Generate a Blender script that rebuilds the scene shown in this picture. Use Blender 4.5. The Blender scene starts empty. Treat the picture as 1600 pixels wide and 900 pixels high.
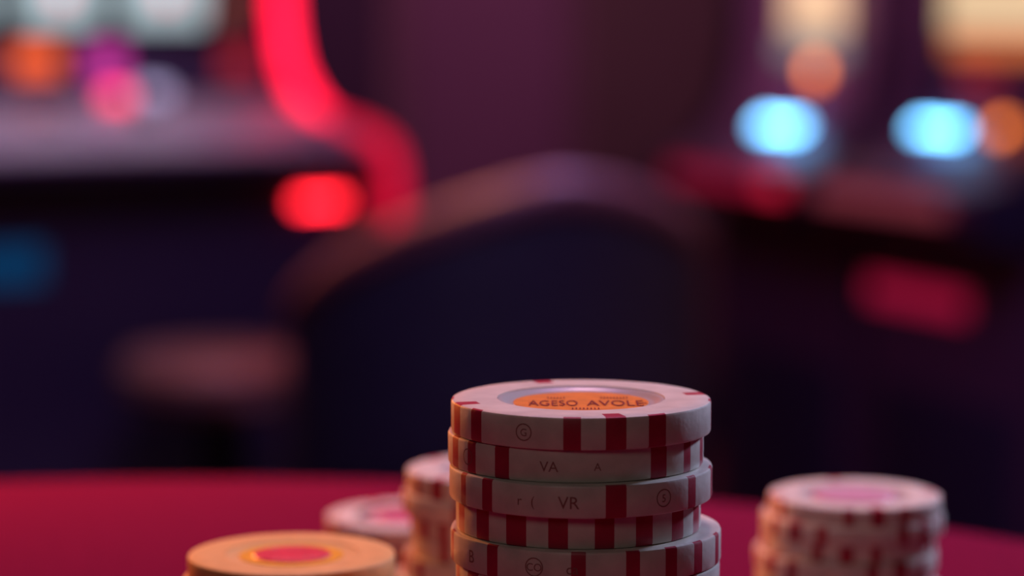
import bpy, bmesh, math, random
from mathutils import Vector, Matrix

random.seed(7)
sc = bpy.context.scene
COL = sc.collection
PI = math.pi

# ------------------------------------------------------------------ camera
F_PX = 4100.0                       # focal length in pixels of a 1600 px wide frame
HORIZON = 16.0
CAM = Vector((0.0, 0.0, 1.10))
PITCH = math.atan((450.0 - HORIZON) / F_PX)
cam_data = bpy.data.cameras.new('camera')
cam = bpy.data.objects.new('camera', cam_data)
COL.objects.link(cam)
cam.location = CAM
cam.rotation_euler = (PI / 2 - PITCH, 0, 0)
cam_data.sensor_width = 36.0
cam_data.lens = F_PX / 1600.0 * 36.0
cam_data.clip_start = 0.01
cam_data.dof.use_dof = True
cam_data.dof.focus_distance = 0.392
cam_data.dof.aperture_fstop = 9.9
cam_data.dof.aperture_blades = 0
sc.camera = cam

# ------------------------------------------------------------------ world, exposure
sc.view_settings.view_transform = 'Standard'
sc.view_settings.look = 'None'
sc.view_settings.exposure = 0.0
sc.view_settings.gamma = 1.0
sc.view_settings.use_curve_mapping = False
sc.cycles.use_denoising = True
sc.cycles.sample_clamp_indirect = 6.0
world = bpy.data.worlds.new('world')
sc.world = world
world.use_nodes = True
world.node_tree.nodes['Background'].inputs[0].default_value = (0.45, 0.25, 0.55, 1)
world.node_tree.nodes['Background'].inputs[1].default_value = 0.012


def aim(o, target):
    d = Vector(target) - o.location
    o.rotation_euler = d.to_track_quat('-Z', 'Y').to_euler()


def lamp(name, kind, loc, target, color, energy, size=0.2, spot=None):
    d = bpy.data.lights.new(name, kind)
    o = bpy.data.objects.new(name, d)
    COL.objects.link(o)
    o.location = loc
    d.color = color
    d.energy = energy
    if kind == 'AREA':
        d.shape = 'DISK'
        d.size = size
    else:
        d.shadow_soft_size = size
    if spot:
        d.spot_size = math.radians(spot)
        d.spot_blend = 0.6
    aim(o, target)
    return o


TABLE_Z = CAM.z - 0.1193
TGT = (0.0, 0.45, TABLE_Z + 0.03)
lamp('amber_lamp', 'SPOT', (-0.36, 0.95, 1.18), TGT, (1.0, 0.28, 0.065), 19.0, 0.04, 60)
lamp('cool_lamp', 'SPOT', (0.66, 1.00, 1.38), TGT, (0.55, 0.68, 1.0), 28.0, 0.05, 55)
lamp('pink_lamp', 'SPOT', (-0.05, 0.86, 2.6), TGT, (1.0, 0.57, 0.51), 53.0, 0.3, 40)
lamp('front_fill_lamp', 'AREA', (-0.5, -1.4, 2.3), TGT, (0.95, 0.9, 0.82), 2.2, 0.8)
lamp('violet_fill_lamp', 'AREA', (0.2, 1.6, 2.85), (0.2, 2.6, 0), (0.50, 0.30, 1.0), 24.0, 2.0)  # unseen violet ambient, added to lift the blacks of the room
lamp('wall_wash_lamp', 'AREA', (-0.2, 5.2, 2.7), (0.0, 6.5, 1.2), (1.0, 0.42, 0.62), 16.0, 0.6)
lamp('deck_fill_lamp', 'SPOT', (-0.45, 2.5, 2.65), (-0.65, 3.05, 0.95), (0.90, 0.68, 0.88), 48.0, 0.1, 30)  # added fill that brightens the left button deck, besides the reels' glow
lamp('chair_amber_lamp', 'SPOT', (-0.5, 3.15, 2.6), (-0.17, 2.56, 0.85), (1.0, 0.34, 0.13), 250.0, 0.1, 22)
lamp('chair_violet_lamp', 'SPOT', (0.35, 3.3, 2.6), (0.06, 2.5, 0.9), (0.50, 0.36, 1.0), 150.0, 0.1, 22)
lamp('machine_fill_lamp', 'SPOT', (-0.5, 3.2, 2.4), (0.55, 4.0, 1.16), (1.0, 0.42, 0.74), 190.0, 0.15, 17)  # unseen pink fill, added to brighten the faces of the right machines
lamp('aisle_violet_fill_lamp', 'SPOT', (0.0, 1.0, 2.5), (0.0, 4.0, 0.5), (0.62, 0.34, 1.0), 28.0, 0.3, 70)  # added violet ambient, lifts the dark machine bases below the decks
lamp('chair_side_fill_lamp', 'SPOT', (1.1, 2.0, 1.7), (0.15, 2.5, 0.75), (1.0, 0.45, 0.36), 14.0, 0.1, 16)  # warm fill added from the right to brighten the chair's right wing


# ------------------------------------------------------------------ materials
def s2l(r, g, b):
    def f(c):
        c /= 255.0
        return c / 12.92 if c <= 0.04045 else ((c + 0.055) / 1.055) ** 2.4
    return (f(r), f(g), f(b))


def mat(name, color, rough=0.5, metal=0.0, noise=0.0, scale=40.0, bump=0.0, spec=0.5):
    m = bpy.data.materials.new(name)
    m.use_nodes = True
    nt = m.node_tree
    b = nt.nodes['Principled BSDF']
    b.inputs['Base Color'].default_value = (*color, 1)
    b.inputs['Roughness'].default_value = rough
    b.inputs['Metallic'].default_value = metal
    b.inputs['Specular IOR Level'].default_value = spec
    if noise or bump:
        tc = nt.nodes.new('ShaderNodeTexCoord')
        nz = nt.nodes.new('ShaderNodeTexNoise')
        nz.inputs['Scale'].default_value = scale
        nz.inputs['Detail'].default_value = 4
        nt.links.new(tc.outputs['Object'], nz.inputs['Vector'])
        if noise:
            rp = nt.nodes.new('ShaderNodeValToRGB')
            rp.color_ramp.elements[0].position = 0.3
            rp.color_ramp.elements[1].position = 0.7
            rp.color_ramp.elements[0].color = (*[c * (1 - noise) for c in color], 1)
            rp.color_ramp.elements[1].color = (*[min(1, c * (1 + noise)) for c in color], 1)
            nt.links.new(nz.outputs['Fac'], rp.inputs['Fac'])
            nt.links.new(rp.outputs['Color'], b.inputs['Base Color'])
        if bump:
            bp = nt.nodes.new('ShaderNodeBump')
            bp.inputs['Strength'].default_value = bump
            bp.inputs['Distance'].default_value = 0.001
            nt.links.new(nz.outputs['Fac'], bp.inputs['Height'])
            nt.links.new(bp.outputs['Normal'], b.inputs['Normal'])
    return m


def glow(name, color, strength):
    m = bpy.data.materials.new(name)
    m.use_nodes = True
    b = m.node_tree.nodes['Principled BSDF']
    b.inputs['Base Color'].default_value = (*[c * 0.3 for c in color], 1)
    b.inputs['Roughness'].default_value = 0.3
    b.inputs['Emission Color'].default_value = (*color, 1)
    b.inputs['Emission Strength'].default_value = strength
    return m


M = {}
M['cream'] = mat('chip_cream', (0.70, 0.60, 0.54), 0.42, 0, 0.10, 260, 0.15)
M['red'] = mat('chip_red', (0.42, 0.018, 0.05), 0.42, 0, 0.12, 260, 0.15)
M['gold'] = mat('chip_tan', (0.80, 0.43, 0.16), 0.42, 0, 0.10, 260, 0.15)
M['inlay_orange'] = mat('inlay_orange', (0.80, 0.24, 0.03), 0.45, 0, 0.15, 400)
M['inlay_yellow'] = mat('inlay_yellow', (0.85, 0.40, 0.03), 0.40, 0, 0.1, 300)
M['inlay_crimson'] = mat('inlay_crimson', (0.70, 0.03, 0.07), 0.45, 0, 0.2, 500)
M['inlay_pink'] = mat('inlay_pink', (0.62, 0.30, 0.42), 0.40, 0, 0.1, 300)
M['inlay_rose'] = mat('inlay_rose', (0.60, 0.10, 0.20), 0.40, 0, 0.1, 300)
M['silver'] = mat('ring_silver', (0.62, 0.58, 0.58), 0.22, 1.0)
M['bronze_ring'] = mat('ring_warm', (0.62, 0.56, 0.55), 0.3, 0.25)
M['ring_tan'] = mat('ring_tan', (0.85, 0.50, 0.20), 0.3)
M['ink'] = mat('lettering_maroon', (0.20, 0.006, 0.006), 0.5)
M['ink_pink'] = mat('lettering_pink', (0.85, 0.18, 0.22), 0.5)
M['ink_edge'] = mat('edge_ink', (0.30, 0.11, 0.10), 0.5)
M['felt'] = mat('felt_crimson', (0.15, 0.0075, 0.033), 1.0, 0, 0.14, 900, 0.25, 0.0)
M['table_black'] = mat('table_black', (0.02, 0.016, 0.02), 0.4)
M['carpet'] = mat('carpet', (0.12, 0.03, 0.035), 0.95, 0, 0.4, 6, 0.2, 0.1)
M['wall'] = mat('wall_plum', (0.22, 0.10, 0.14), 0.8, 0, 0.06, 3)
M['wall_panel'] = mat('wall_panel_violet', (0.26, 0.10, 0.19), 0.7, 0, 0.06, 3)
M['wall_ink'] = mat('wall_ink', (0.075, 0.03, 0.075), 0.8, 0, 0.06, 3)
M['wall_dark'] = mat('wall_brown', (0.15, 0.075, 0.085), 0.8, 0, 0.06, 3)
M['ceiling'] = mat('ceiling_dark', (0.03, 0.025, 0.035), 0.9)
M['cabinet'] = mat('cabinet_navy', (0.05, 0.035, 0.07), 0.42)
M['cabinet_plum'] = mat('cabinet_plum', (0.16, 0.07, 0.125), 0.45)
M['deck'] = mat('deck_lilac', (0.48, 0.40, 0.44), 0.45, 0.2, 0.08, 12)
M['trim_black'] = mat('trim_black', (0.008, 0.008, 0.014), 0.4)
M['chrome'] = mat('chrome', (0.5, 0.48, 0.5), 0.25, 1.0)
M['leather'] = mat('leather_dark', (0.035, 0.03, 0.05), 0.5, 0, 0.2, 60, 0.2)
M['leather_rim'] = mat('leather_rim', (0.20, 0.075, 0.075), 0.5, 0, 0.15, 60, 0.2)
M['leather_brown'] = mat('leather_brown', (0.26, 0.11, 0.09), 0.5, 0, 0.2, 60, 0.2)
M['metal_dark'] = mat('metal_dark', (0.05, 0.045, 0.05), 0.35, 0.9)

G = {}
G['strip_red'] = glow('neon_red', (1.0, 0.008, 0.045), 3.2)
G['strip_dim'] = glow('neon_red_dim', (1.0, 0.006, 0.05), 0.85)
G['bar_red'] = glow('bar_red', (1.0, 0.015, 0.03), 9.0)
G['bar_blue'] = glow('bar_blue', (0.0, 0.10, 0.28), 0.32)
G['reel'] = glow('reel_white', (0.48, 0.63, 0.66), 0.95)
G['reel_red'] = glow('reel_red', (0.95, 0.10, 0.09), 1.5)
G['orange_panel'] = glow('orange_panel', (0.85, 0.11, 0.03), 1.5)
G['violet_panel'] = glow('violet_panel', (0.40, 0.03, 0.24), 1.6)
G['red_button'] = glow('red_button', (1.0, 0.05, 0.12), 3.0)
G['pale_button'] = glow('pale_button', (0.55, 0.5, 0.8), 1.2)
G['dim_red'] = glow('dim_red_panel', (0.35, 0.02, 0.03), 1.1)
G['dim_brown'] = glow('dim_brown_panel', (0.30, 0.08, 0.07), 0.8)
G['blue_screen'] = glow('blue_screen', (0.16, 0.56, 1.0), 11.0)
G['amber_bulb'] = glow('amber_bulb', (1.0, 0.22, 0.03), 4.2)
G['screen_cream'] = glow('screen_cream', (0.90, 0.62, 0.36), 0.9)
G['screen_orange'] = glow('screen_orange', (0.85, 0.20, 0.06), 0.8)
G['screen_grey'] = glow('screen_grey', (0.25, 0.27, 0.28), 0.8)
G['fascia_red'] = glow('fascia_red', (0.55, 0.012, 0.06), 0.42)
G['fascia_rose'] = glow('fascia_rose', (0.40, 0.06, 0.09), 0.5)
G['panel_magenta'] = glow('panel_magenta', (0.60, 0.012, 0.07), 0.5)
G['tray_red'] = glow('tray_red', (1.0, 0.02, 0.07), 0.7)


# ------------------------------------------------------------------ helpers
def link(name, bm, mats, parent=None, smooth=True, loc=None, rotz=0.0):
    me = bpy.data.meshes.new(name)
    bmesh.ops.recalc_face_normals(bm, faces=bm.faces)
    bm.to_mesh(me)
    bm.free()
    for m in (mats if isinstance(mats, (list, tuple)) else [mats]):
        me.materials.append(m)
    if smooth:
        me.polygons.foreach_set('use_smooth', [True] * len(me.polygons))
        me.set_sharp_from_angle(angle=math.radians(35))
    o = bpy.data.objects.new(name, me)
    COL.objects.link(o)
    if parent is not None:
        o.parent = parent
    if loc is not None:
        o.location = loc
    o.rotation_euler.z = rotz
    return o


def tag(o, label, cat, group=None):
    o['label'] = label
    o['category'] = cat
    if group:
        o['group'] = group
    return o


def empty(name, loc, rotz, label, cat, group=None):
    o = bpy.data.objects.new(name, None)
    COL.objects.link(o)
    o.location = loc
    o.rotation_euler.z = rotz
    return tag(o, label, cat, group)


def structure(o):
    o['kind'] = 'structure'
    return o


def box(bm, x0, x1, y0, y1, z0, z1, bev=0.0, mi=0):
    r = bmesh.ops.create_cube(bm, size=1.0)
    vs = r['verts']
    for v in vs:
        v.co = Vector(((x0 + x1) / 2 + v.co.x * (x1 - x0), (y0 + y1) / 2 + v.co.y * (y1 - y0),
                       (z0 + z1) / 2 + v.co.z * (z1 - z0)))
    fs = set(f for v in vs for f in v.link_faces)
    for f in fs:
        f.material_index = mi
    if bev > 0:
        es = list(set(e for v in vs for e in v.link_edges))
        bmesh.ops.bevel(bm, geom=es, offset=bev, segments=3, affect='EDGES', profile=0.5)
    return bm


def lathe(bm, prof, n=64, c=(0, 0), matfn=None, closed=False):
    """revolve (r, z) pairs about z; angle 0 looks towards -y and grows towards +x"""
    rings = []
    for (r, z) in prof:
        if r <= 1e-9:
            rings.append([bm.verts.new((c[0], c[1], z))])
        else:
            rings.append([bm.verts.new((c[0] + r * math.sin(2 * PI * k / n), c[1] - r * math.cos(2 * PI * k / n), z))
                          for k in range(n)])
    pairs = list(range(len(rings) - 1)) + ([-1] if closed else [])
    for i in pairs:
        a, b = rings[i], rings[i + 1]
        for k in range(n):
            k2 = (k + 1) % n
            if len(a) == 1 and len(b) == 1:
                continue
            if len(a) == 1:
                f = bm.faces.new((a[0], b[k], b[k2]))
            elif len(b) == 1:
                f = bm.faces.new((a[k], a[k2], b[0]))
            else:
                f = bm.faces.new((a[k], a[k2], b[k2], b[k]))
            if matfn:
                f.material_index = matfn(i, (k + 0.5) * 360.0 / n)
    return bm


def tube(bm, pts, r, n=12, cap=True, flat=1.0):
    pts = [Vector(p) for p in pts]
    rings = []
    prev = None
    for i, p in enumerate(pts):
        if i == 0:
            t = pts[1] - pts[0]
        elif i == len(pts) - 1:
            t = pts[-1] - pts[-2]
        else:
            t = pts[i + 1] - pts[i - 1]
        t.normalize()
        if prev is None:
            u = t.orthogonal().normalized()
        else:
            u = (prev - t * prev.dot(t)).normalized()
        prev = u
        v = t.cross(u)
        rr = r[i] if isinstance(r, (list, tuple)) else r
        rings.append([bm.verts.new(p + (u * math.cos(2 * PI * k / n) + v * math.sin(2 * PI * k / n)) * rr) for k in range(n)])
    for a, b in zip(rings, rings[1:]):
        for k in range(n):
            bm.faces.new((a[k], a[(k + 1) % n], b[(k + 1) % n], b[k]))
    if cap:
        bm.faces.new(rings[0])
        bm.faces.new(list(reversed(rings[-1])))
    return bm


def catmull(pts, n=8):
    out = []
    P = [pts[0]] + list(pts) + [pts[-1]]
    for i in range(1, len(P) - 2):
        for k in range(n):
            t = k / n
            q = []
            for d in range(len(P[0])):
                a, b, c, e = P[i - 1][d], P[i][d], P[i + 1][d], P[i + 2][d]
                q.append(0.5 * (2 * b + (c - a) * t + (2 * a - 5 * b + 4 * c - e) * t * t + (3 * b - a - 3 * c + e) * t ** 3))
            out.append(tuple(q))
    out.append(tuple(pts[-1]))
    return out


_glyphs = {}


def text_tris(s):
    """vertices and faces of a short word set in Blender's own font, centred, cap height 1"""
    if s in _glyphs:
        return _glyphs[s]
    cu = bpy.data.curves.new('t', 'FONT')
    cu.body = s
    cu.align_x = 'CENTER'
    cu.size = 1.0 / 0.72
    cu.resolution_u = 4
    o = bpy.data.objects.new('t', cu)
    COL.objects.link(o)
    dg = bpy.context.evaluated_depsgraph_get()
    dg.update()
    me = o.evaluated_get(dg).to_mesh()
    vs = [v.co.copy() for v in me.vertices]
    fs = [tuple(p.vertices) for p in me.polygons]
    o.evaluated_get(dg).to_mesh_clear()
    bpy.data.objects.remove(o)
    bpy.data.curves.remove(cu)
    _glyphs[s] = (vs, fs)
    return vs, fs


def wrap_text(bm, s, ang, r, z, h, widen=1.0):
    """set a word on the upright edge of a chip, centred at the angle"""
    vs, fs = text_tris(s)
    new = []
    for v in vs:
        a = math.radians(ang) + v.x * h * widen / r
        new.append(bm.verts.new((r * math.sin(a), -r * math.cos(a), z + (v.y - 0.5) * h)))
    for f in fs:
        try:
            bm.faces.new([new[i] for i in f])
        except ValueError:
            pass


def flat_text(bm, s, ang, r, z, h, widen=1.0):
    """set a word flat on a chip face around the circle, tops towards the centre"""
    vs, fs = text_tris(s)
    new = []
    for v in vs:
        a = math.radians(ang) + v.x * h * widen / r
        rr = r - (v.y - 0.5) * h
        new.append(bm.verts.new((rr * math.sin(a), -rr * math.cos(a), z)))
    for f in fs:
        try:
            bm.faces.new([new[i] for i in f])
        except ValueError:
            pass


def ring_mark(bm, ang, r, z, rad, th, n=20):
    """a thin printed circle on a chip's edge"""
    a_in, a_out = [], []
    for k in range(n):
        c, s = math.cos(2 * PI * k / n), math.sin(2 * PI * k / n)
        for lst, q in ((a_in, rad - th), (a_out, rad)):
            a = math.radians(ang) + q * c / r
            lst.append(bm.verts.new((r * math.sin(a), -r * math.cos(a), z + q * s)))
    for k in range(n):
        bm.faces.new((a_in[k], a_in[(k + 1) % n], a_out[(k + 1) % n], a_out[k]))


PITCH_M = Matrix.Rotation(PI / 2 - PITCH, 3, 'X')


def ray(px, py):
    return (PITCH_M @ Vector(((px - 800) / F_PX, (450 - py) / F_PX, -1.0))).normalized()


def at(px, py, depth):
    """world point seen at a pixel, at a distance along +y"""
    d = ray(px, py)
    return CAM + d * (depth / d.y)


# ------------------------------------------------------------------ the room
def room():
    X0, X1, Y0, Y1, H = -3.2, 3.2, -2.5, 6.6, 2.9
    t = 0.12
    for nm, b, m in (
        ('floor', (X0 - t, X1 + t, Y0 - t, Y1 + t, -0.1, 0.0), M['carpet']),
        ('ceiling', (X0 - t, X1 + t, Y0 - t, Y1 + t, H, H + 0.1), M['ceiling']),
        ('wall_back', (X0 - t, X1 + t, Y1, Y1 + t, 0, H), M['wall']),
        ('wall_front', (X0 - t, X1 + t, Y0 - t, Y0, 0, H), M['wall_dark']),
        ('wall_left', (X0 - t, X0, Y0, Y1, 0, H), M['wall_dark']),
        ('wall_right', (X1, X1 + t, Y0, Y1, 0, H), M['wall_dark']),
    ):
        bm = bmesh.new()
        box(bm, *b)
        structure(link(nm, bm, m, smooth=False))
    # tall wall panels between dark pilasters on the back wall
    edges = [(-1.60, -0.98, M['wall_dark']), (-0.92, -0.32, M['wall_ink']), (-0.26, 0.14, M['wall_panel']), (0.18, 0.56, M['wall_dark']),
             (0.62, 1.2, M['wall_dark'])]
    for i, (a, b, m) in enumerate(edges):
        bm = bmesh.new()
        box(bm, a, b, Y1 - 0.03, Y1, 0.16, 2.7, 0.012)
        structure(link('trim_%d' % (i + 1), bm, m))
    bm = bmesh.new()
    box(bm, X0, X1, Y1 - 0.02, Y1, 0, 0.14, 0.006)
    structure(link('baseboard_back', bm, M['trim_black']))


room()

# ------------------------------------------------------------------ table
TAB_C = (-0.080, 0.386)
TAB_R = 0.282


def table():
    t = empty('round_table', (TAB_C[0], TAB_C[1], 0), 0, 'round pedestal table covered in crimson felt, carrying all the chip stacks', 'table')
    bm = bmesh.new()
    R = TAB_R
    lathe(bm, [(0, TABLE_Z - 0.012), (R - 0.004, TABLE_Z - 0.012), (R, TABLE_Z - 0.008), (R, TABLE_Z - 0.004),
               (R - 0.0012, TABLE_Z - 0.0012), (R - 0.004, TABLE_Z), (R * 0.6, TABLE_Z), (0, TABLE_Z)], 160)
    link('felt_top', bm, M['felt'], t)
    bm = bmesh.new()
    lathe(bm, [(0, TABLE_Z - 0.040), (R - 0.03, TABLE_Z - 0.040), (R - 0.008, TABLE_Z - 0.030), (R - 0.004, TABLE_Z - 0.0122), (0, TABLE_Z - 0.0122)], 128)
    link('apron', bm, M['table_black'], t)
    bm = bmesh.new()
    lathe(bm, [(0, 0.03), (0.05, 0.03), (0.035, 0.10), (0.03, 0.5), (0.035, 0.86), (0.09, TABLE_Z - 0.0405), (0, TABLE_Z - 0.0405)], 48)
    link('pedestal', bm, M['metal_dark'], t)
    bm = bmesh.new()
    lathe(bm, [(0, 0), (0.21, 0), (0.212, 0.008), (0.19, 0.02), (0.06, 0.0295), (0, 0.0295)], 64)
    link('base', bm, M['metal_dark'], t)


table()


# ------------------------------------------------------------------ chips
def chip_body(name, R, T, stripes, spots, body=M['cream'], recess=0.0, n=240, parent=None):
    """stripes, spots: lists of (centre angle, width) in degrees of the red blocks on the edge and on the face"""
    b = 0.09 * T
    rin, dep = 0.645 * R, recess * T

    def inside(a, lst):
        return any(abs((a - c + 180) % 360 - 180) <= w / 2 for c, w in lst)
    if recess:
        prof = [(0, 0.0), (R - b, 0.0), (R - 0.3 * b, 0.3 * b), (R, b), (R, T - b), (R - 0.3 * b, T - 0.3 * b), (R - b, T),
                (R * 0.83, T), (rin, T), (rin, T - dep), (0, T - dep)]
    else:
        prof = [(0, 0.0), (R - b, 0.0), (R - 0.3 * b, 0.3 * b), (R, b), (R, T - b), (R - 0.3 * b, T - 0.3 * b), (R - b, T),
                (R * 0.83, T), (rin, T), (0, T)]

    def mf(i, a):
        if 1 <= i <= 5:
            return 1 if inside(a, stripes) else 0
        if i == 6:
            return 1 if inside(a, spots) else 0
        return 0
    bm = bmesh.new()
    lathe(bm, prof, n, matfn=mf)
    return link(name, bm, [body, M['red']], parent)


def inlay(chip, R, T, ring, face, centre=None, words=(), ink=None, rc=0.40, recess=0.11):
    """the recessed label of a chip's upper face: sloping ring, printed disc and its lettering"""
    rin, dep = 0.645 * R, recess * T
    z0 = T - dep
    bm = bmesh.new()
    lathe(bm, [(rin - 0.0001, z0 + 0.00002), (rin - 0.0001, T - 0.0001), (rin - 0.0003, T - 0.00010), (rin - 0.0006, T - 0.00012 - 0.06 * dep),
               (rin - 0.0010, T - 0.00012 - 0.24 * dep), (rin - 0.0014, T - 0.00012 - 0.58 * dep), (rin - 0.0018, z0 + 0.00012), (rin - 0.0024, z0 + 0.00002)], 160, closed=True)
    link('inlay_ring', bm, ring, chip)
    bm = bmesh.new()
    rd = rin - 0.0025
    lathe(bm, [(0, z0 + 0.00001), (rd, z0 + 0.00001), (rd, z0 + 0.00016), (0, z0 + 0.00018)], 128)
    d = link('inlay', bm, face, chip)
    zt = z0 + 0.00018
    if centre:
        bm = bmesh.new()
        lathe(bm, [(0, zt), (rc * R, zt), (rc * R - 0.0002, zt + 0.00018), (0, zt + 0.0002)], 96)
        link('inlay_centre', bm, centre, d)
        zt += 0.0002
    if words:
        bm = bmesh.new()
        for (w, a, rr, h, wd) in words:
            flat_text(bm, w, a, rr * R, zt + 0.00006, h, wd)
        link('lettering', bm, ink, d, smooth=False)


def tri(c, gap=19.0, w=8.5):
    return [(c - gap, w * 0.95), (c, w), (c + gap, w * 0.95)]


MAIN_D = 0.40
MR, MT = 0.0200, 0.0050


def stack_xy(px, D):
    return ((px - 800) / F_PX * D, D)


def main_stack():
    base = stack_xy(909, MAIN_D)
    px = MAIN_D / F_PX                 # metres per pixel at the stack
    even = [(20.4 * k - 10.4, 9.3) for k in range(-8, 10)]
    spec = [   # from the top: centre offset px, radius factor, depth shift, stripes, spots, marks, label
        (909, 1.00, 0.0, tri(13.8) + tri(-72) + tri(104) + tri(-162), [(13.8, 8.5), (-72, 8.5), (104, 8.5), (-162, 8.5)],
         [('G', -26.5, 1.15), ('O', -26.5, 2.1)], 'red and cream poker chip with recessed orange label, topmost of the tall stack'),
        (901, 0.985, 0.0007, [(-35, 6.5), (-70, 7), (-54, 4.5), (38, 9), (57, 6), (76, 8)] + tri(140) + tri(-140), [],
         [('O', -57, 2.0), ('VA', -13, 1.6), ('A', 8, 1.2)], 'second poker chip from the top of the tall stack'),
        (908.5, 1.012, -0.0006, [(-45, 5.5), (-62, 5), (13.7, 8.3), (54, 6), (80, 7)] + tri(140) + tri(-140), [],
         [('r', -28, 1.5), ('(', -22, 1.5), ('VR', -6.5, 1.9), ('O', 36, 2.2), ('5', 36, 1.2)],
         'third poker chip from the top of the tall stack, with brown printing on its edge'),
        (905, 0.945, 0.0002, even, [], [], 'fourth poker chip from the top of the tall stack, evenly striped red and cream'),
        (917, 1.045, 0.0004, [(-43.5, 5), (-4.5, 6.5), (18.5, 6.2), (36, 5), (53, 5.5), (-80, 6), (72, 5)] + tri(140) + tri(-140), [],
         [('B', -57, 2.0), ('O', -23, 2.3), ('CO', -23, 1.2), ('ca', -7, 1.6)],
         'wide poker chip, fifth from the top of the tall stack, jutting out on both sides'),
        (920, 1.02, 0.0, tri(30) + tri(-60) + tri(120) + tri(-150), [], [],
         'sixth poker chip down the tall stack, cut by the bottom of the photo'),
    ]
    proto = None
    N = 12
    for i in range(N):
        z = TABLE_Z + (N - 1 - i) * MT
        if i < len(spec):
            cx, f, dy, st, sp, marks, lab = spec[i]
            R = MR * f
            o = chip_body('poker_chip', R, MT, st, sp, recess=0.16 if i == 0 else 0.0)
            if marks:
                bm = bmesh.new()
                for (w, a, h) in marks:
                    if w == 'O':
                        ring_mark(bm, a, R + 0.00004, MT * 0.5, h * 0.0005 * 1.25, 0.00017)
                    else:
                        wrap_text(bm, w, a, R + 0.00004, MT * 0.5, h * 0.001)
                link('edge_print', bm, M['ink_edge'], o, smooth=False)
            if i == 0:
                inlay(o, R, MT, M['bronze_ring'], M['inlay_orange'], None, [], M['ink'], recess=0.16)
                bm = bmesh.new()
                zt = MT - 0.16 * MT + 0.00026
                for (w, x, y, h, wd) in (('*', -0.0078, -0.0024, 0.0030, 0.4), ('AGESO', -0.0043, -0.0018, 0.0056, 0.31),
                                         ('AVOLE', 0.0052, -0.0018, 0.0056, 0.37), ('*', 0.0098, -0.0024, 0.0030, 0.4),
                                         ('IIIIII', -0.0038, 0.0036, 0.0016, 0.9), ('IIIIIIIII', 0.0052, 0.0036, 0.0016, 0.9),
                                         ('IIIIIIII', 0.0005, -0.0075, 0.0018, 0.9)):
                    vs, fs = text_tris(w)
                    nv = [bm.verts.new((x + v.x * h * wd, y + (v.y - 0.5) * h, zt)) for v in vs]
                    for f in fs:
                        bm.faces.new([nv[q] for q in f])
                link('lettering', bm, M['ink'], [c for c in o.children if c.name.startswith('inlay') and 'ring' not in c.name][0], smooth=False)
            o.location = ((cx - 800) * px, MAIN_D + dy, z)
            tag(o, lab, 'poker chip', 'poker chips in the tall front stack')
            if i == 5:
                proto = o
        else:
            o = proto.copy()
            COL.objects.link(o)
            o.location = (base[0] + random.uniform(-0.0009, 0.0009) + 0.0004, MAIN_D + random.uniform(-0.0008, 0.0008), z)
            o.rotation_euler.z = random.uniform(0, 6)
            tag(o, 'poker chip low in the tall front stack, below the edge of the photo', 'poker chip', 'poker chips in the tall front stack')


main_stack()


def side_stack(px, D, R, T, N, body, labels, hidden, group, offs, rot0, top=None, fac=()):
    x, y = stack_xy(px, D)
    st = tri(0) + tri(90) + tri(180) + tri(-90)
    sp = [(0, 8.5), (90, 8.5), (180, 8.5), (-90, 8.5)]
    proto = None
    for i in range(N):
        z = TABLE_Z + (N - 1 - i) * T
        if i == 0:
            o = chip_body('poker_chip', R, T, st if top != 'gold' else [], sp if top != 'gold' else [], body, recess=0.11, n=160)
            if top == 'gold':
                inlay(o, R, T, M['ring_tan'], M['inlay_yellow'], M['inlay_crimson'], [('SAGEN', 0, 0.28, 0.0022, 1.0), ('OLA', 180, 0.28, 0.0022, 1.0)], M['ink_pink'], 0.38)
            elif top == 'rose':
                inlay(o, R, T, M['silver'], M['inlay_pink'], M['inlay_rose'], (), None, 0.40)
            else:
                inlay(o, R, T, M['bronze_ring'], M['inlay_rose'], M['inlay_pink'], (), None, 0.46)
        elif i == 1:
            o = proto = chip_body('poker_chip', R, T, st, sp, body, n=160)
        else:
            o = proto.copy()
            COL.objects.link(o)
        ox, oy = offs[i] if i < len(offs) else (random.uniform(-0.0008, 0.0008), random.uniform(-0.0006, 0.0006))
        o.location = (x + ox, y + oy, z)
        o.rotation_euler.z = math.radians(rot0 + (i * 37) % 90)
        if i < len(fac):
            o.scale = (fac[i], fac[i], 1.0)
        tag(o, labels[i] if i < len(labels) else hidden, 'poker chip', group)


mm = 0.001
side_stack(450, 0.440, 0.0176, 0.00390, 7, M['gold'],
           ['tan poker chip with yellow ring and crimson centre, topmost of the front left stack',
            'tan poker chip just under the crimson-centred one in the front left stack'],
           'tan poker chip low in the front left stack, below the edge of the photo', 'poker chips in the front left stack',
           [(0, 0), (-0.5 * mm, 0.2 * mm)], 20, 'gold', (1.0, 1.02))
side_stack(1343, 0.509, 0.0169, 0.00354, 7, M['cream'],
           ['cream poker chip with a pinkish centre, topmost of the right stack',
            'second poker chip from the top of the right stack, jutting out both ways',
            'third poker chip from the top of the right stack, two below the pinkish centred one',
            'fourth poker chip from the top of the right stack, jutting out to the left',
            'fifth poker chip from the top of the right stack, at the bottom of the photo'],
           'poker chip low in the right stack, below the edge of the photo', 'poker chips in the right stack',
           [(0, 0), (-0.5 * mm, 0), (-1.2 * mm, 0.3 * mm), (-1.7 * mm, 0), (-1.9 * mm, 0.2 * mm)], 8, 'pink', (1.0, 1.055, 1.01, 1.06, 1.03))
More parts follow.
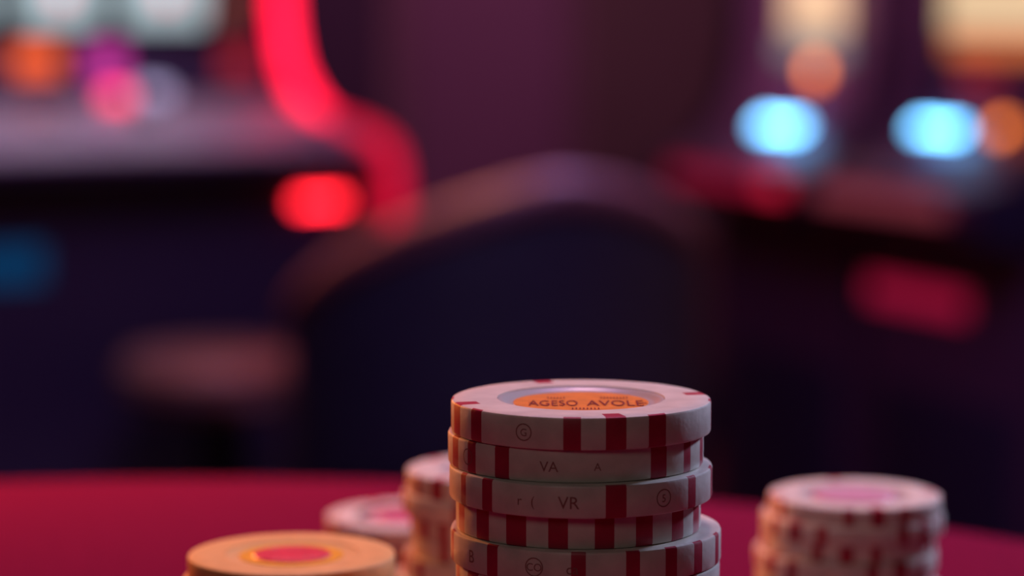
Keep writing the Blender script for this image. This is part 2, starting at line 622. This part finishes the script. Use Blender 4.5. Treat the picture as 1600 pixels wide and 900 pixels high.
side_stack(633, 0.555, 0.0172, 0.0039, 3, M['cream'],
           ['pale chip with a rose centre, topmost of the low stack behind the front left stack',
            'second poker chip from the top of the low stack behind the front left stack',
            ],
           'bottom chip of the low stack behind the front left stack', 'poker chips in the low rear stack',
           [(0, 0), (0.4 * mm, 0), (0.9 * mm, 0), (0.2 * mm, 0)], 30, 'rose')
side_stack(775, 0.497, 0.0172, 0.0040, 8, M['cream'],
           ['topmost chip of the stack half hidden behind the tall stack',
            'second chip from the top of the stack half hidden behind the tall stack',
            'third chip from the top of the stack half hidden behind the tall stack',
            'fourth chip from the top of the stack half hidden behind the tall stack',
            'fifth chip from the top of the stack half hidden behind the tall stack',
            'sixth chip from the top of the stack half hidden behind the tall stack',
            'seventh chip from the top of the stack half hidden behind the tall stack'],
           'bottom chip of the stack half hidden behind the tall stack', 'poker chips in the half-hidden stack',
           [(0, 0), (-0.3 * mm, 0), (0.3 * mm, 0.2 * mm), (0.6 * mm, 0), (-0.7 * mm, 0), (-1.6 * mm, 0), (-2.2 * mm, 0), (-1.0 * mm, 0)], 50, 'pink', (1.0, 1.03, 0.98, 0.97, 1.0, 1.03))


# ------------------------------------------------------------------ slot machines
class Local:
    """maps pixels to a machine's own coordinates: x across, y = -forward, z up"""
    def __init__(self, root):
        self.m = Matrix.Translation(root.location) @ Matrix.Rotation(root.rotation_euler.z, 4, 'Z')
        self.inv = self.m.inverted()

    def hit(self, px, py, p, n):
        o = self.inv @ CAM
        d = (self.inv.to_3x3() @ ray(px, py))
        p, n = Vector(p), Vector(n)
        t = (p - o).dot(n) / d.dot(n)
        return o + d * t


def slab(name, m, root, x0, x1, pa, pb, th, bev=0.003, round_=None):
    """a panel lying on the face between profile points pa and pb (forward, z), raised by th"""
    a = Vector((0, -pa[0], pa[1]))
    b = Vector((0, -pb[0], pb[1]))
    up = (a - b)
    L = up.length
    up.normalize()
    nrm = Vector((1, 0, 0)).cross(up)
    if nrm.y > 0:
        nrm = -nrm
    bm = bmesh.new()
    box(bm, x0, x1, 0, L, 0, th, bev)
    for v in bm.verts:
        v.co = b + Vector((v.co.x, 0, 0)) + up * v.co.y + nrm * v.co.z
    return link(name, bm, m, root)


def button(name, m, root, c, nrm, r, h, ring=None):
    bm = bmesh.new()
    lathe(bm, [(0, 0), (r, 0), (r, h * 0.5), (r * 0.85, h * 0.9), (0, h)], 28)
    q = Vector(nrm).to_track_quat('Z', 'Y').to_matrix()
    for v in bm.verts:
        v.co = Vector(c) + q @ v.co
    return link(name, bm, m, root)


def cabinet(root, w, front, depth, m, name='cabinet', z_top=1.75):
    """front: (forward, z) points from the floor up; extruded across the width"""
    bm = bmesh.new()
    pts = list(front) + [(0.0, z_top - 0.05), (-0.04, z_top), (-depth + 0.04, z_top), (-depth, z_top - 0.05), (-depth, 0.0)]
    L = [bm.verts.new((-w / 2, -s, z)) for s, z in pts]
    Rr = [bm.verts.new((w / 2, -s, z)) for s, z in pts]
    n = len(pts)
    for k in range(n):
        bm.faces.new((L[k], L[(k + 1) % n], Rr[(k + 1) % n], Rr[k]))
    fl = bm.faces.new(L)
    fr = bm.faces.new(Rr)
    bmesh.ops.triangulate(bm, faces=[fl, fr])
    return link(name, bm, m, root)


# --- the machine with red neon, on the left
LM_W = 0.70
th = math.radians(30)
lm = empty('slot_machine', (-0.293 - LM_W / 2 * math.cos(th), 3.4 - LM_W / 2 * math.sin(th), 0), th,
           'dark slot machine with white reels and a curved red neon edge, behind the brown stool', 'slot machine')


def left_machine():
    Z = CAM.z
    prof = [(0.0, Z + 0.62), (0.0, Z + 0.25), (0.0, Z + 0.02), (0.012, Z - 0.045), (0.038, Z - 0.092), (0.115, Z - 0.142), (0.225, Z - 0.156),
            (0.290, Z - 0.172), (0.312, Z - 0.205), (0.312, Z - 0.26)]
    curve = catmull(prof, 8)
    # cabinet: base, deck and upright back
    front = [(0.02, 0.0), (0.02, 0.08), (0.20, 0.10), (0.20, Z - 0.200), (0.27, Z - 0.192), (0.285, Z - 0.178), (0.02, Z - 0.118), (0.0, Z - 0.08)]
    cabinet(lm, LM_W - 0.03, front, 0.5, M['cabinet'], z_top=1.85)
    # curved side wings whose front edge carries the neon
    for sgn in (-1, 1):
        bm = bmesh.new()
        xo, xi = sgn * LM_W / 2, sgn * (LM_W / 2 - 0.016)
        pts = [(s - 0.012, z) for s, z in curve] + [(0.08, Z - 0.26), (-0.02, Z - 0.26), (-0.02, Z + 0.62)]
        A = [bm.verts.new((xo, -s, z)) for s, z in pts]
        B = [bm.verts.new((xi, -s, z)) for s, z in pts]
        n = len(pts)
        for k in range(n):
            bm.faces.new((A[k], A[(k + 1) % n], B[(k + 1) % n], B[k]))
        bmesh.ops.triangulate(bm, faces=[bm.faces.new(A), bm.faces.new(B)])
        wing = link('side_wing', bm, M['cabinet'], lm)
        x = sgn * (LM_W / 2 - 0.008)
        k0 = [i for i, (s, z) in enumerate(curve) if s > 0.130 and z < Z - 0.1][0]
        bm = bmesh.new()
        tube(bm, [(x, -s - 0.008, z + 0.008) for s, z in curve[:k0 + 1]], 0.014, 12)
        link('neon_tube', bm, G['strip_red'], wing)
        bm = bmesh.new()
        tube(bm, [(x, -s - 0.008, z + 0.008) for s, z in curve[k0:]], 0.0125, 12)
        o = link('neon_tube', bm, G['strip_dim'], wing)
        o['label'] = 'dimmer lower end of the red neon tube'
    # deck
    slab('button_deck', M['deck'], lm, -LM_W / 2 + 0.022, LM_W / 2 - 0.022, (0.03, Z - 0.120), (0.283, Z - 0.170), 0.012, 0.004)
    L = Local(lm)
    # face panel and reel windows
    slab('reel_frame', M['trim_black'], lm, -LM_W / 2 + 0.03, LM_W / 2 - 0.03, (0.001, Z + 0.26), (0.001, Z - 0.035), 0.006, 0.002)
    zb = L.hit(170, 40, (0, -0.008, 0), (0, 1, 0)).z
    for (a, b) in ((-135, -18), (34, 152), (196, 318)):
        xa = L.hit(a, 30, (0, -0.008, 0), (0, 1, 0)).x
        xb = L.hit(b, 30, (0, -0.008, 0), (0, 1, 0)).x
        bm = bmesh.new()
        hh, bulge, n = 0.17, 0.016, 16
        rows = []
        for k in range(n + 1):
            t = k / n
            yy = -0.007 - bulge * math.sin(PI * t)
            rows.append([bm.verts.new((xx, yy, zb + hh * t)) for xx in (xa, xb)])
        for r0, r1 in zip(rows, rows[1:]):
            bm.faces.new((r0[0], r0[1], r1[1], r1[0]))
        ends = [[bm.verts.new((xx, -0.007, zb + hh * k / n)) for k in range(n + 1)] for xx in (xa, xb)]
        for e, ci in ((ends[0], 0), (ends[1], 1)):
            for k in range(n):
                bm.faces.new((rows[k][ci], rows[k + 1][ci], e[k + 1], e[k])) if k not in (0, n - 1) else None
        r = link('reel', bm, G['reel'], lm)
        # a red fruit printed on the reel, its lower end in view
        xm = (xa + xb) / 2
        bm = bmesh.new()
        bmesh.ops.create_uvsphere(bm, u_segments=20, v_segments=12, radius=1.0)
        for v in bm.verts:
            v.co = Vector((xm + v.co.x * 0.020, -0.014 + v.co.y * 0.006, zb + 0.062 + v.co.z * 0.036))
        link('reel_symbol', bm, G['reel_red'], r)
    # small lit panels under the reels
    def panel(name, m, x0, y0, x1, y1, s=0.008, thk=0.004):
        a = L.hit(x0, y0, (0, -s, 0), (0, 1, 0))
        b = L.hit(x1, y1, (0, -s, 0), (0, 1, 0))
        return slab(name, m, lm, a.x, b.x, (s, a.z), (s, b.z), thk, 0.0015)
    panel('credit_display', G['orange_panel'], 18, 74, 92, 116)
    panel('bet_display', G['violet_panel'], 138, 72, 192, 128)
    panel('win_display', G['dim_red'], 345, 78, 395, 116)
    panel('denomination_display', G['dim_brown'], 335, -10, 375, 32)
    dn = Vector((0, -math.sin(math.radians(11.2)), math.cos(math.radians(11.2)))).normalized()
    dp = (0, -0.03, Z - 0.120 + 0.013)
    c = L.hit(182, 156, dp, dn)
    button('play_button', G['red_button'], lm, c, dn, 0.0165, 0.012)
    c = L.hit(240, 148, dp, dn)
    b2 = button('cash_out_button', G['pale_button'], lm, c, dn, 0.020, 0.010)
    c = L.hit(225, 178, dp, dn)
    button('round_button', M['trim_black'], lm, c, dn, 0.016, 0.012)
    c = L.hit(70, 190, dp, dn)
    button('round_button', M['chrome'], lm, c, dn, 0.018, 0.010)
    # red lamp bar and blue lamp bar on the base
    a = L.hit(464, 309, (0, -0.203, 0), (0, 1, 0))
    b = L.hit(534, 321, (0, -0.203, 0), (0, 1, 0))
    slab('coin_slot_light', G['bar_red'], lm, a.x, b.x, (0.201, a.z), (0.201, b.z), 0.006, 0.002)
    a = L.hit(-60, 388, (0, -0.203, 0), (0, 1, 0))
    b = L.hit(70, 442, (0, -0.203, 0), (0, 1, 0))
    slab('base_light_panel', G['bar_blue'], lm, max(a.x, -0.32), b.x, (0.201, a.z), (0.201, b.z), 0.004, 0.002)
    # upper glass with header box
    slab('header_panel', M['cabinet_plum'], lm, -LM_W / 2 + 0.04, LM_W / 2 - 0.04, (0.001, 1.70), (0.001, Z + 0.30), 0.008, 0.003)
    bm = bmesh.new()
    box(bm, -0.27, 0.27, -0.222, -0.201, 0.24, 0.52, 0.006)
    link('base_door', bm, M['cabinet_plum'], lm)


left_machine()


# --- the pair of machines on the right
RM_W = 0.47
TR = math.radians(-68)


def right_machine(edge, label, kind):
    ex = Vector((math.cos(TR), math.sin(TR), 0))
    org = Vector((edge[0], edge[1], 0)) + ex * (RM_W / 2)
    root = empty('slot_machine', org, TR, label, 'slot machine', 'pair of blue-lit slot machines')
    Z = CAM.z
    prof = [(0.0, Z + 0.60), (0.0, Z + 0.25), (0.0, Z + 0.03), (0.006, Z - 0.06), (0.017, Z - 0.11), (0.044, Z - 0.166), (0.092, Z - 0.217),
            (0.128, Z - 0.225), (0.140, Z - 0.240), (0.136, Z - 0.285)]
    curve = catmull(prof, 8)
    curve = [(s, z) for s, z in curve]
    body = [(0.0, 0.0), (0.0, 0.08), (0.03, 0.10), (0.03, Z - 0.300), (0.115, Z - 0.290)]
    up = [(s - 0.008, z) for s, z in reversed(curve) if z > Z - 0.275]
    cabinet(root, RM_W - 0.02, body + up[:-1], 0.5, M['cabinet_plum'], z_top=1.78)
    for sgn in (-1, 1):
        bm = bmesh.new()
        xo, xi = sgn * RM_W / 2, sgn * (RM_W / 2 - 0.012)
        pts = list(curve) + [(0.028, Z - 0.31), (0.028, 0.06), (-0.5, 0.06), (-0.5, Z + 0.60)]
        A = [bm.verts.new((xo, -s, z)) for s, z in pts]
        B = [bm.verts.new((xi, -s, z)) for s, z in pts]
        n = len(pts)
        for k in range(n):
            bm.faces.new((A[k], A[(k + 1) % n], B[(k + 1) % n], B[k]))
        bmesh.ops.triangulate(bm, faces=[bm.faces.new(A), bm.faces.new(B)])
        link('side_panel', bm, M['cabinet'] if sgn > 0 else M['trim_black'], root)
    L = Local(root)

    def panel(name, m, x0, y0, x1, y1, s=0.004, thk=0.004, clampx=RM_W / 2 - 0.03):
        a = L.hit(x0, y0, (0, -s, 0), (0, 1, 0))
        b = L.hit(x1, y1, (0, -s, 0), (0, 1, 0))
        return slab(name, m, root, max(-clampx, a.x), min(clampx, b.x), (s, a.z), (s, b.z), thk, 0.0015)

    # lower slope of the face, between two profile points
    pa, pb = (0.040, Z - 0.150), (0.098, Z - 0.212)
    up = (Vector((0, -pa[0], pa[1])) - Vector((0, -pb[0], pb[1]))).normalized()
    nrm = Vector((1, 0, 0)).cross(up)
    if nrm.y > 0:
        nrm = -nrm
    pp = Vector((0, -pa[0], pa[1])) + nrm * 0.002

    def onslope(px, py):
        return L.hit(px, py, pp, nrm)

    def lit(name, m, x0, x1, yc, h):
        a, b = onslope(x0, yc), onslope(x1, yc)
        c = (a + b) / 2
        p = c + up * h / 2
        q = c - up * h / 2
        return slab(name, m, root, min(a.x, b.x), max(a.x, b.x), (-p.y, p.z), (-q.y, q.z), 0.004, 0.0015)

    if kind == 1:
        lit('button_screen', G['blue_screen'], 1187, 1253, 198, 0.020)
        panel('game_screen', G['screen_cream'], 1232, -190, 1322, 52)
        panel('credit_display', G['screen_grey'], 1220, 58, 1322, 98)
        c = L.hit(1276, 111, (0, -0.006, 0), (0, 1, 0))
        button('amber_button', G['amber_bulb'], root, c, (0, -1, 0), 0.015, 0.008)
        # red strip along the deck's front edge, brighter at its end
        fa, fb = (0.1405, Z - 0.236), (0.138, Z - 0.264)
        a = L.hit(1048, 290, (0, -0.139, 0), (0, 1, 0))
        b = L.hit(1190, 290, (0, -0.139, 0), (0, 1, 0))
        e = L.hit(1228, 290, (0, -0.139, 0), (0, 1, 0))
        slab('fascia_light', G['fascia_red'], root, max(a.x, -RM_W / 2 + 0.015), b.x, fa, fb, 0.004, 0.0012)
        o = slab('fascia_light', G['tray_red'], root, b.x + 0.002, min(e.x, RM_W / 2 - 0.03), fa, fb, 0.005, 0.0012)
        o['label'] = 'brighter end of the red strip'
    else:
        lit('button_screen', G['blue_screen'], 1431, 1504, 203, 0.016)
        panel('game_screen', G['screen_cream'], 1482, -190, 1640, 52)
        panel('credit_display', G['screen_orange'], 1482, 56, 1640, 92)
        panel('win_display', G['dim_red'], 1505, 112, 1560, 150)
        c = onslope(1567, 202)
        button('amber_button', G['amber_bulb'], root, c, nrm, 0.013, 0.008)
        fa, fb = (0.1405, Z - 0.236), (0.138, Z - 0.264)
        a = L.hit(1275, 300, (0, -0.139, 0), (0, 1, 0))
        b = L.hit(1478, 305, (0, -0.139, 0), (0, 1, 0))
        slab('fascia_light', G['fascia_rose'], root, max(a.x, -RM_W / 2 + 0.015), b.x, fa, fb, 0.004, 0.0012)
        a = L.hit(1298, 440, (0, -0.034, 0), (0, 1, 0))
        b = L.hit(1508, 485, (0, -0.034, 0), (0, 1, 0))
        slab('base_light_panel', G['panel_magenta'], root, max(a.x, -RM_W / 2 + 0.02), min(b.x, RM_W / 2 - 0.02), (0.031, a.z + 0.018), (0.031, a.z - 0.016), 0.005, 0.002)
    # base door and header
    bm = bmesh.new()
    box(bm, -0.18, 0.18, -0.042, -0.031, 0.16, 0.58, 0.005)
    link('base_door', bm, M['cabinet'], root)
    slab('header_panel', M['cabinet'], root, -RM_W / 2 + 0.03, RM_W / 2 - 0.03, (0.001, 1.70), (0.001, Z + 0.28), 0.008, 0.003)
    return root


e1 = Vector((0.353, 4.20, 0))
e2 = e1 + Vector((math.cos(TR), math.sin(TR), 0)) * 0.478
right_machine(e1, 'plum slot machine with an amber lamp above its blue screen and red deck strip', 1)
right_machine(e2, 'slot machine with a blue button screen above a glowing magenta base panel', 2)


# ------------------------------------------------------------------ chair and stool
def pedestal_parts(t, h, r):
    bm = bmesh.new()
    lathe(bm, [(0, 0.02), (0.03, 0.02), (0.024, 0.06), (0.024, h), (0, h)], 32)
    link('post', bm, M['metal_dark'], t)
    bm = bmesh.new()
    lathe(bm, [(0, 0), (r, 0), (r, 0.006), (r * 0.8, 0.014), (0.04, 0.0198), (0, 0.0198)], 48)
    link('base', bm, M['metal_dark'], t)
    bm = bmesh.new()
    n = 40
    tube(bm, [(0.13 * math.cos(2 * PI * k / n), 0.13 * math.sin(2 * PI * k / n), 0.24) for k in range(n + 1)], 0.008, 10, False)
    for k in range(3):
        a = 2 * PI * k / 3
        tube(bm, [(0.02 * math.cos(a), 0.02 * math.sin(a), 0.24), (0.13 * math.cos(a), 0.13 * math.sin(a), 0.24)], 0.006, 8)
    link('foot_ring', bm, M['chrome'], t)


def chair():
    c = at(770, 400, 2.56)
    R = 0.200
    t = empty('bar_chair', (c.x, c.y, 0), math.radians(19), 'dark leather barrel-backed bar chair seen from behind, with a brown padded rim', 'chair')
    pedestal_parts(t, 0.55, 0.2)
    bm = bmesh.new()
    lathe(bm, [(0, 0.55), (R - 0.05, 0.55), (R - 0.035, 0.565), (R - 0.03, 0.60), (R - 0.035, 0.635), (R - 0.06, 0.65), (0, 0.655)], 64)
    link('seat', bm, M['leather'], t)
    # shell: outer and inner skins whose top falls away towards the arms
    A0, A1, n = -118, 112, 60

    def top(a):
        if a < 0:
            u = min(1.0, -a / 118)
            return 0.925 - 0.165 * u ** 1.35
        u = min(1.0, a / 112)
        return 0.925 - 0.15 * u ** 1.6

    def pos(a, r):
        q = math.radians(a)
        return r * math.sin(q), -r * math.cos(q)
    bm = bmesh.new()
    ro, ri = R, R - 0.028
    cols = []
    for k in range(n + 1):
        a = A0 + (A1 - A0) * k / n
        zt, zb = top(a), 0.545
        col = []
        for (r, f) in ((ro - 0.012, 0.0), (ro, 0.05), (ro + 0.006, 0.5), (ro, 0.97), (ro - 0.014, 1.0), (ri, 0.97), (ri, 0.05)):
            x, y = pos(a, r)
            col.append(bm.verts.new((x, y, zb + (zt - zb) * f)))
        cols.append(col)
    for p, q in zip(cols, cols[1:]):
        for k in range(7):
            bm.faces.new((p[k], p[(k + 1) % 7], q[(k + 1) % 7], q[k]))
    bm.faces.new(cols[0])
    bm.faces.new(cols[-1])
    link('backrest', bm, M['leather'], t)
    # padded roll along the top and down both front edges
    pts = [pos(A0, R - 0.014) + (0.56,), pos(A0, R - 0.014) + (0.66,)]
    for k in range(n + 1):
        a = A0 + (A1 - A0) * k / n
        pts.append(pos(a, R - 0.014) + (top(a) + 0.008,))
    pts += [pos(A1, R - 0.014) + (0.66,), pos(A1, R - 0.014) + (0.56,)]
    bm = bmesh.new()
    tube(bm, pts, 0.021, 14)
    link('padded_rim', bm, M['leather_rim'], t)


chair()


def stool():
    c = at(345, 545, 2.93)
    z = c.z
    t = empty('bar_stool', (c.x, c.y, 0), 0, 'backless round bar stool with brown leather seat, before the red neon slot machine', 'stool')
    pedestal_parts(t, z - 0.06, 0.17)
    bm = bmesh.new()
    r = 0.115
    lathe(bm, [(0, z - 0.06), (r - 0.01, z - 0.06), (r, z - 0.045), (r, z - 0.02), (r - 0.012, z - 0.004), (r - 0.04, z), (0, z + 0.002)], 64)
    link('seat', bm, M['leather_brown'], t)
    bm = bmesh.new()
    lathe(bm, [(r + 0.0005, z - 0.05), (r + 0.004, z - 0.05), (r + 0.004, z - 0.040), (r + 0.0005, z - 0.040)], 64, closed=True)
    link('trim_ring', bm, M['chrome'], t)


stool()
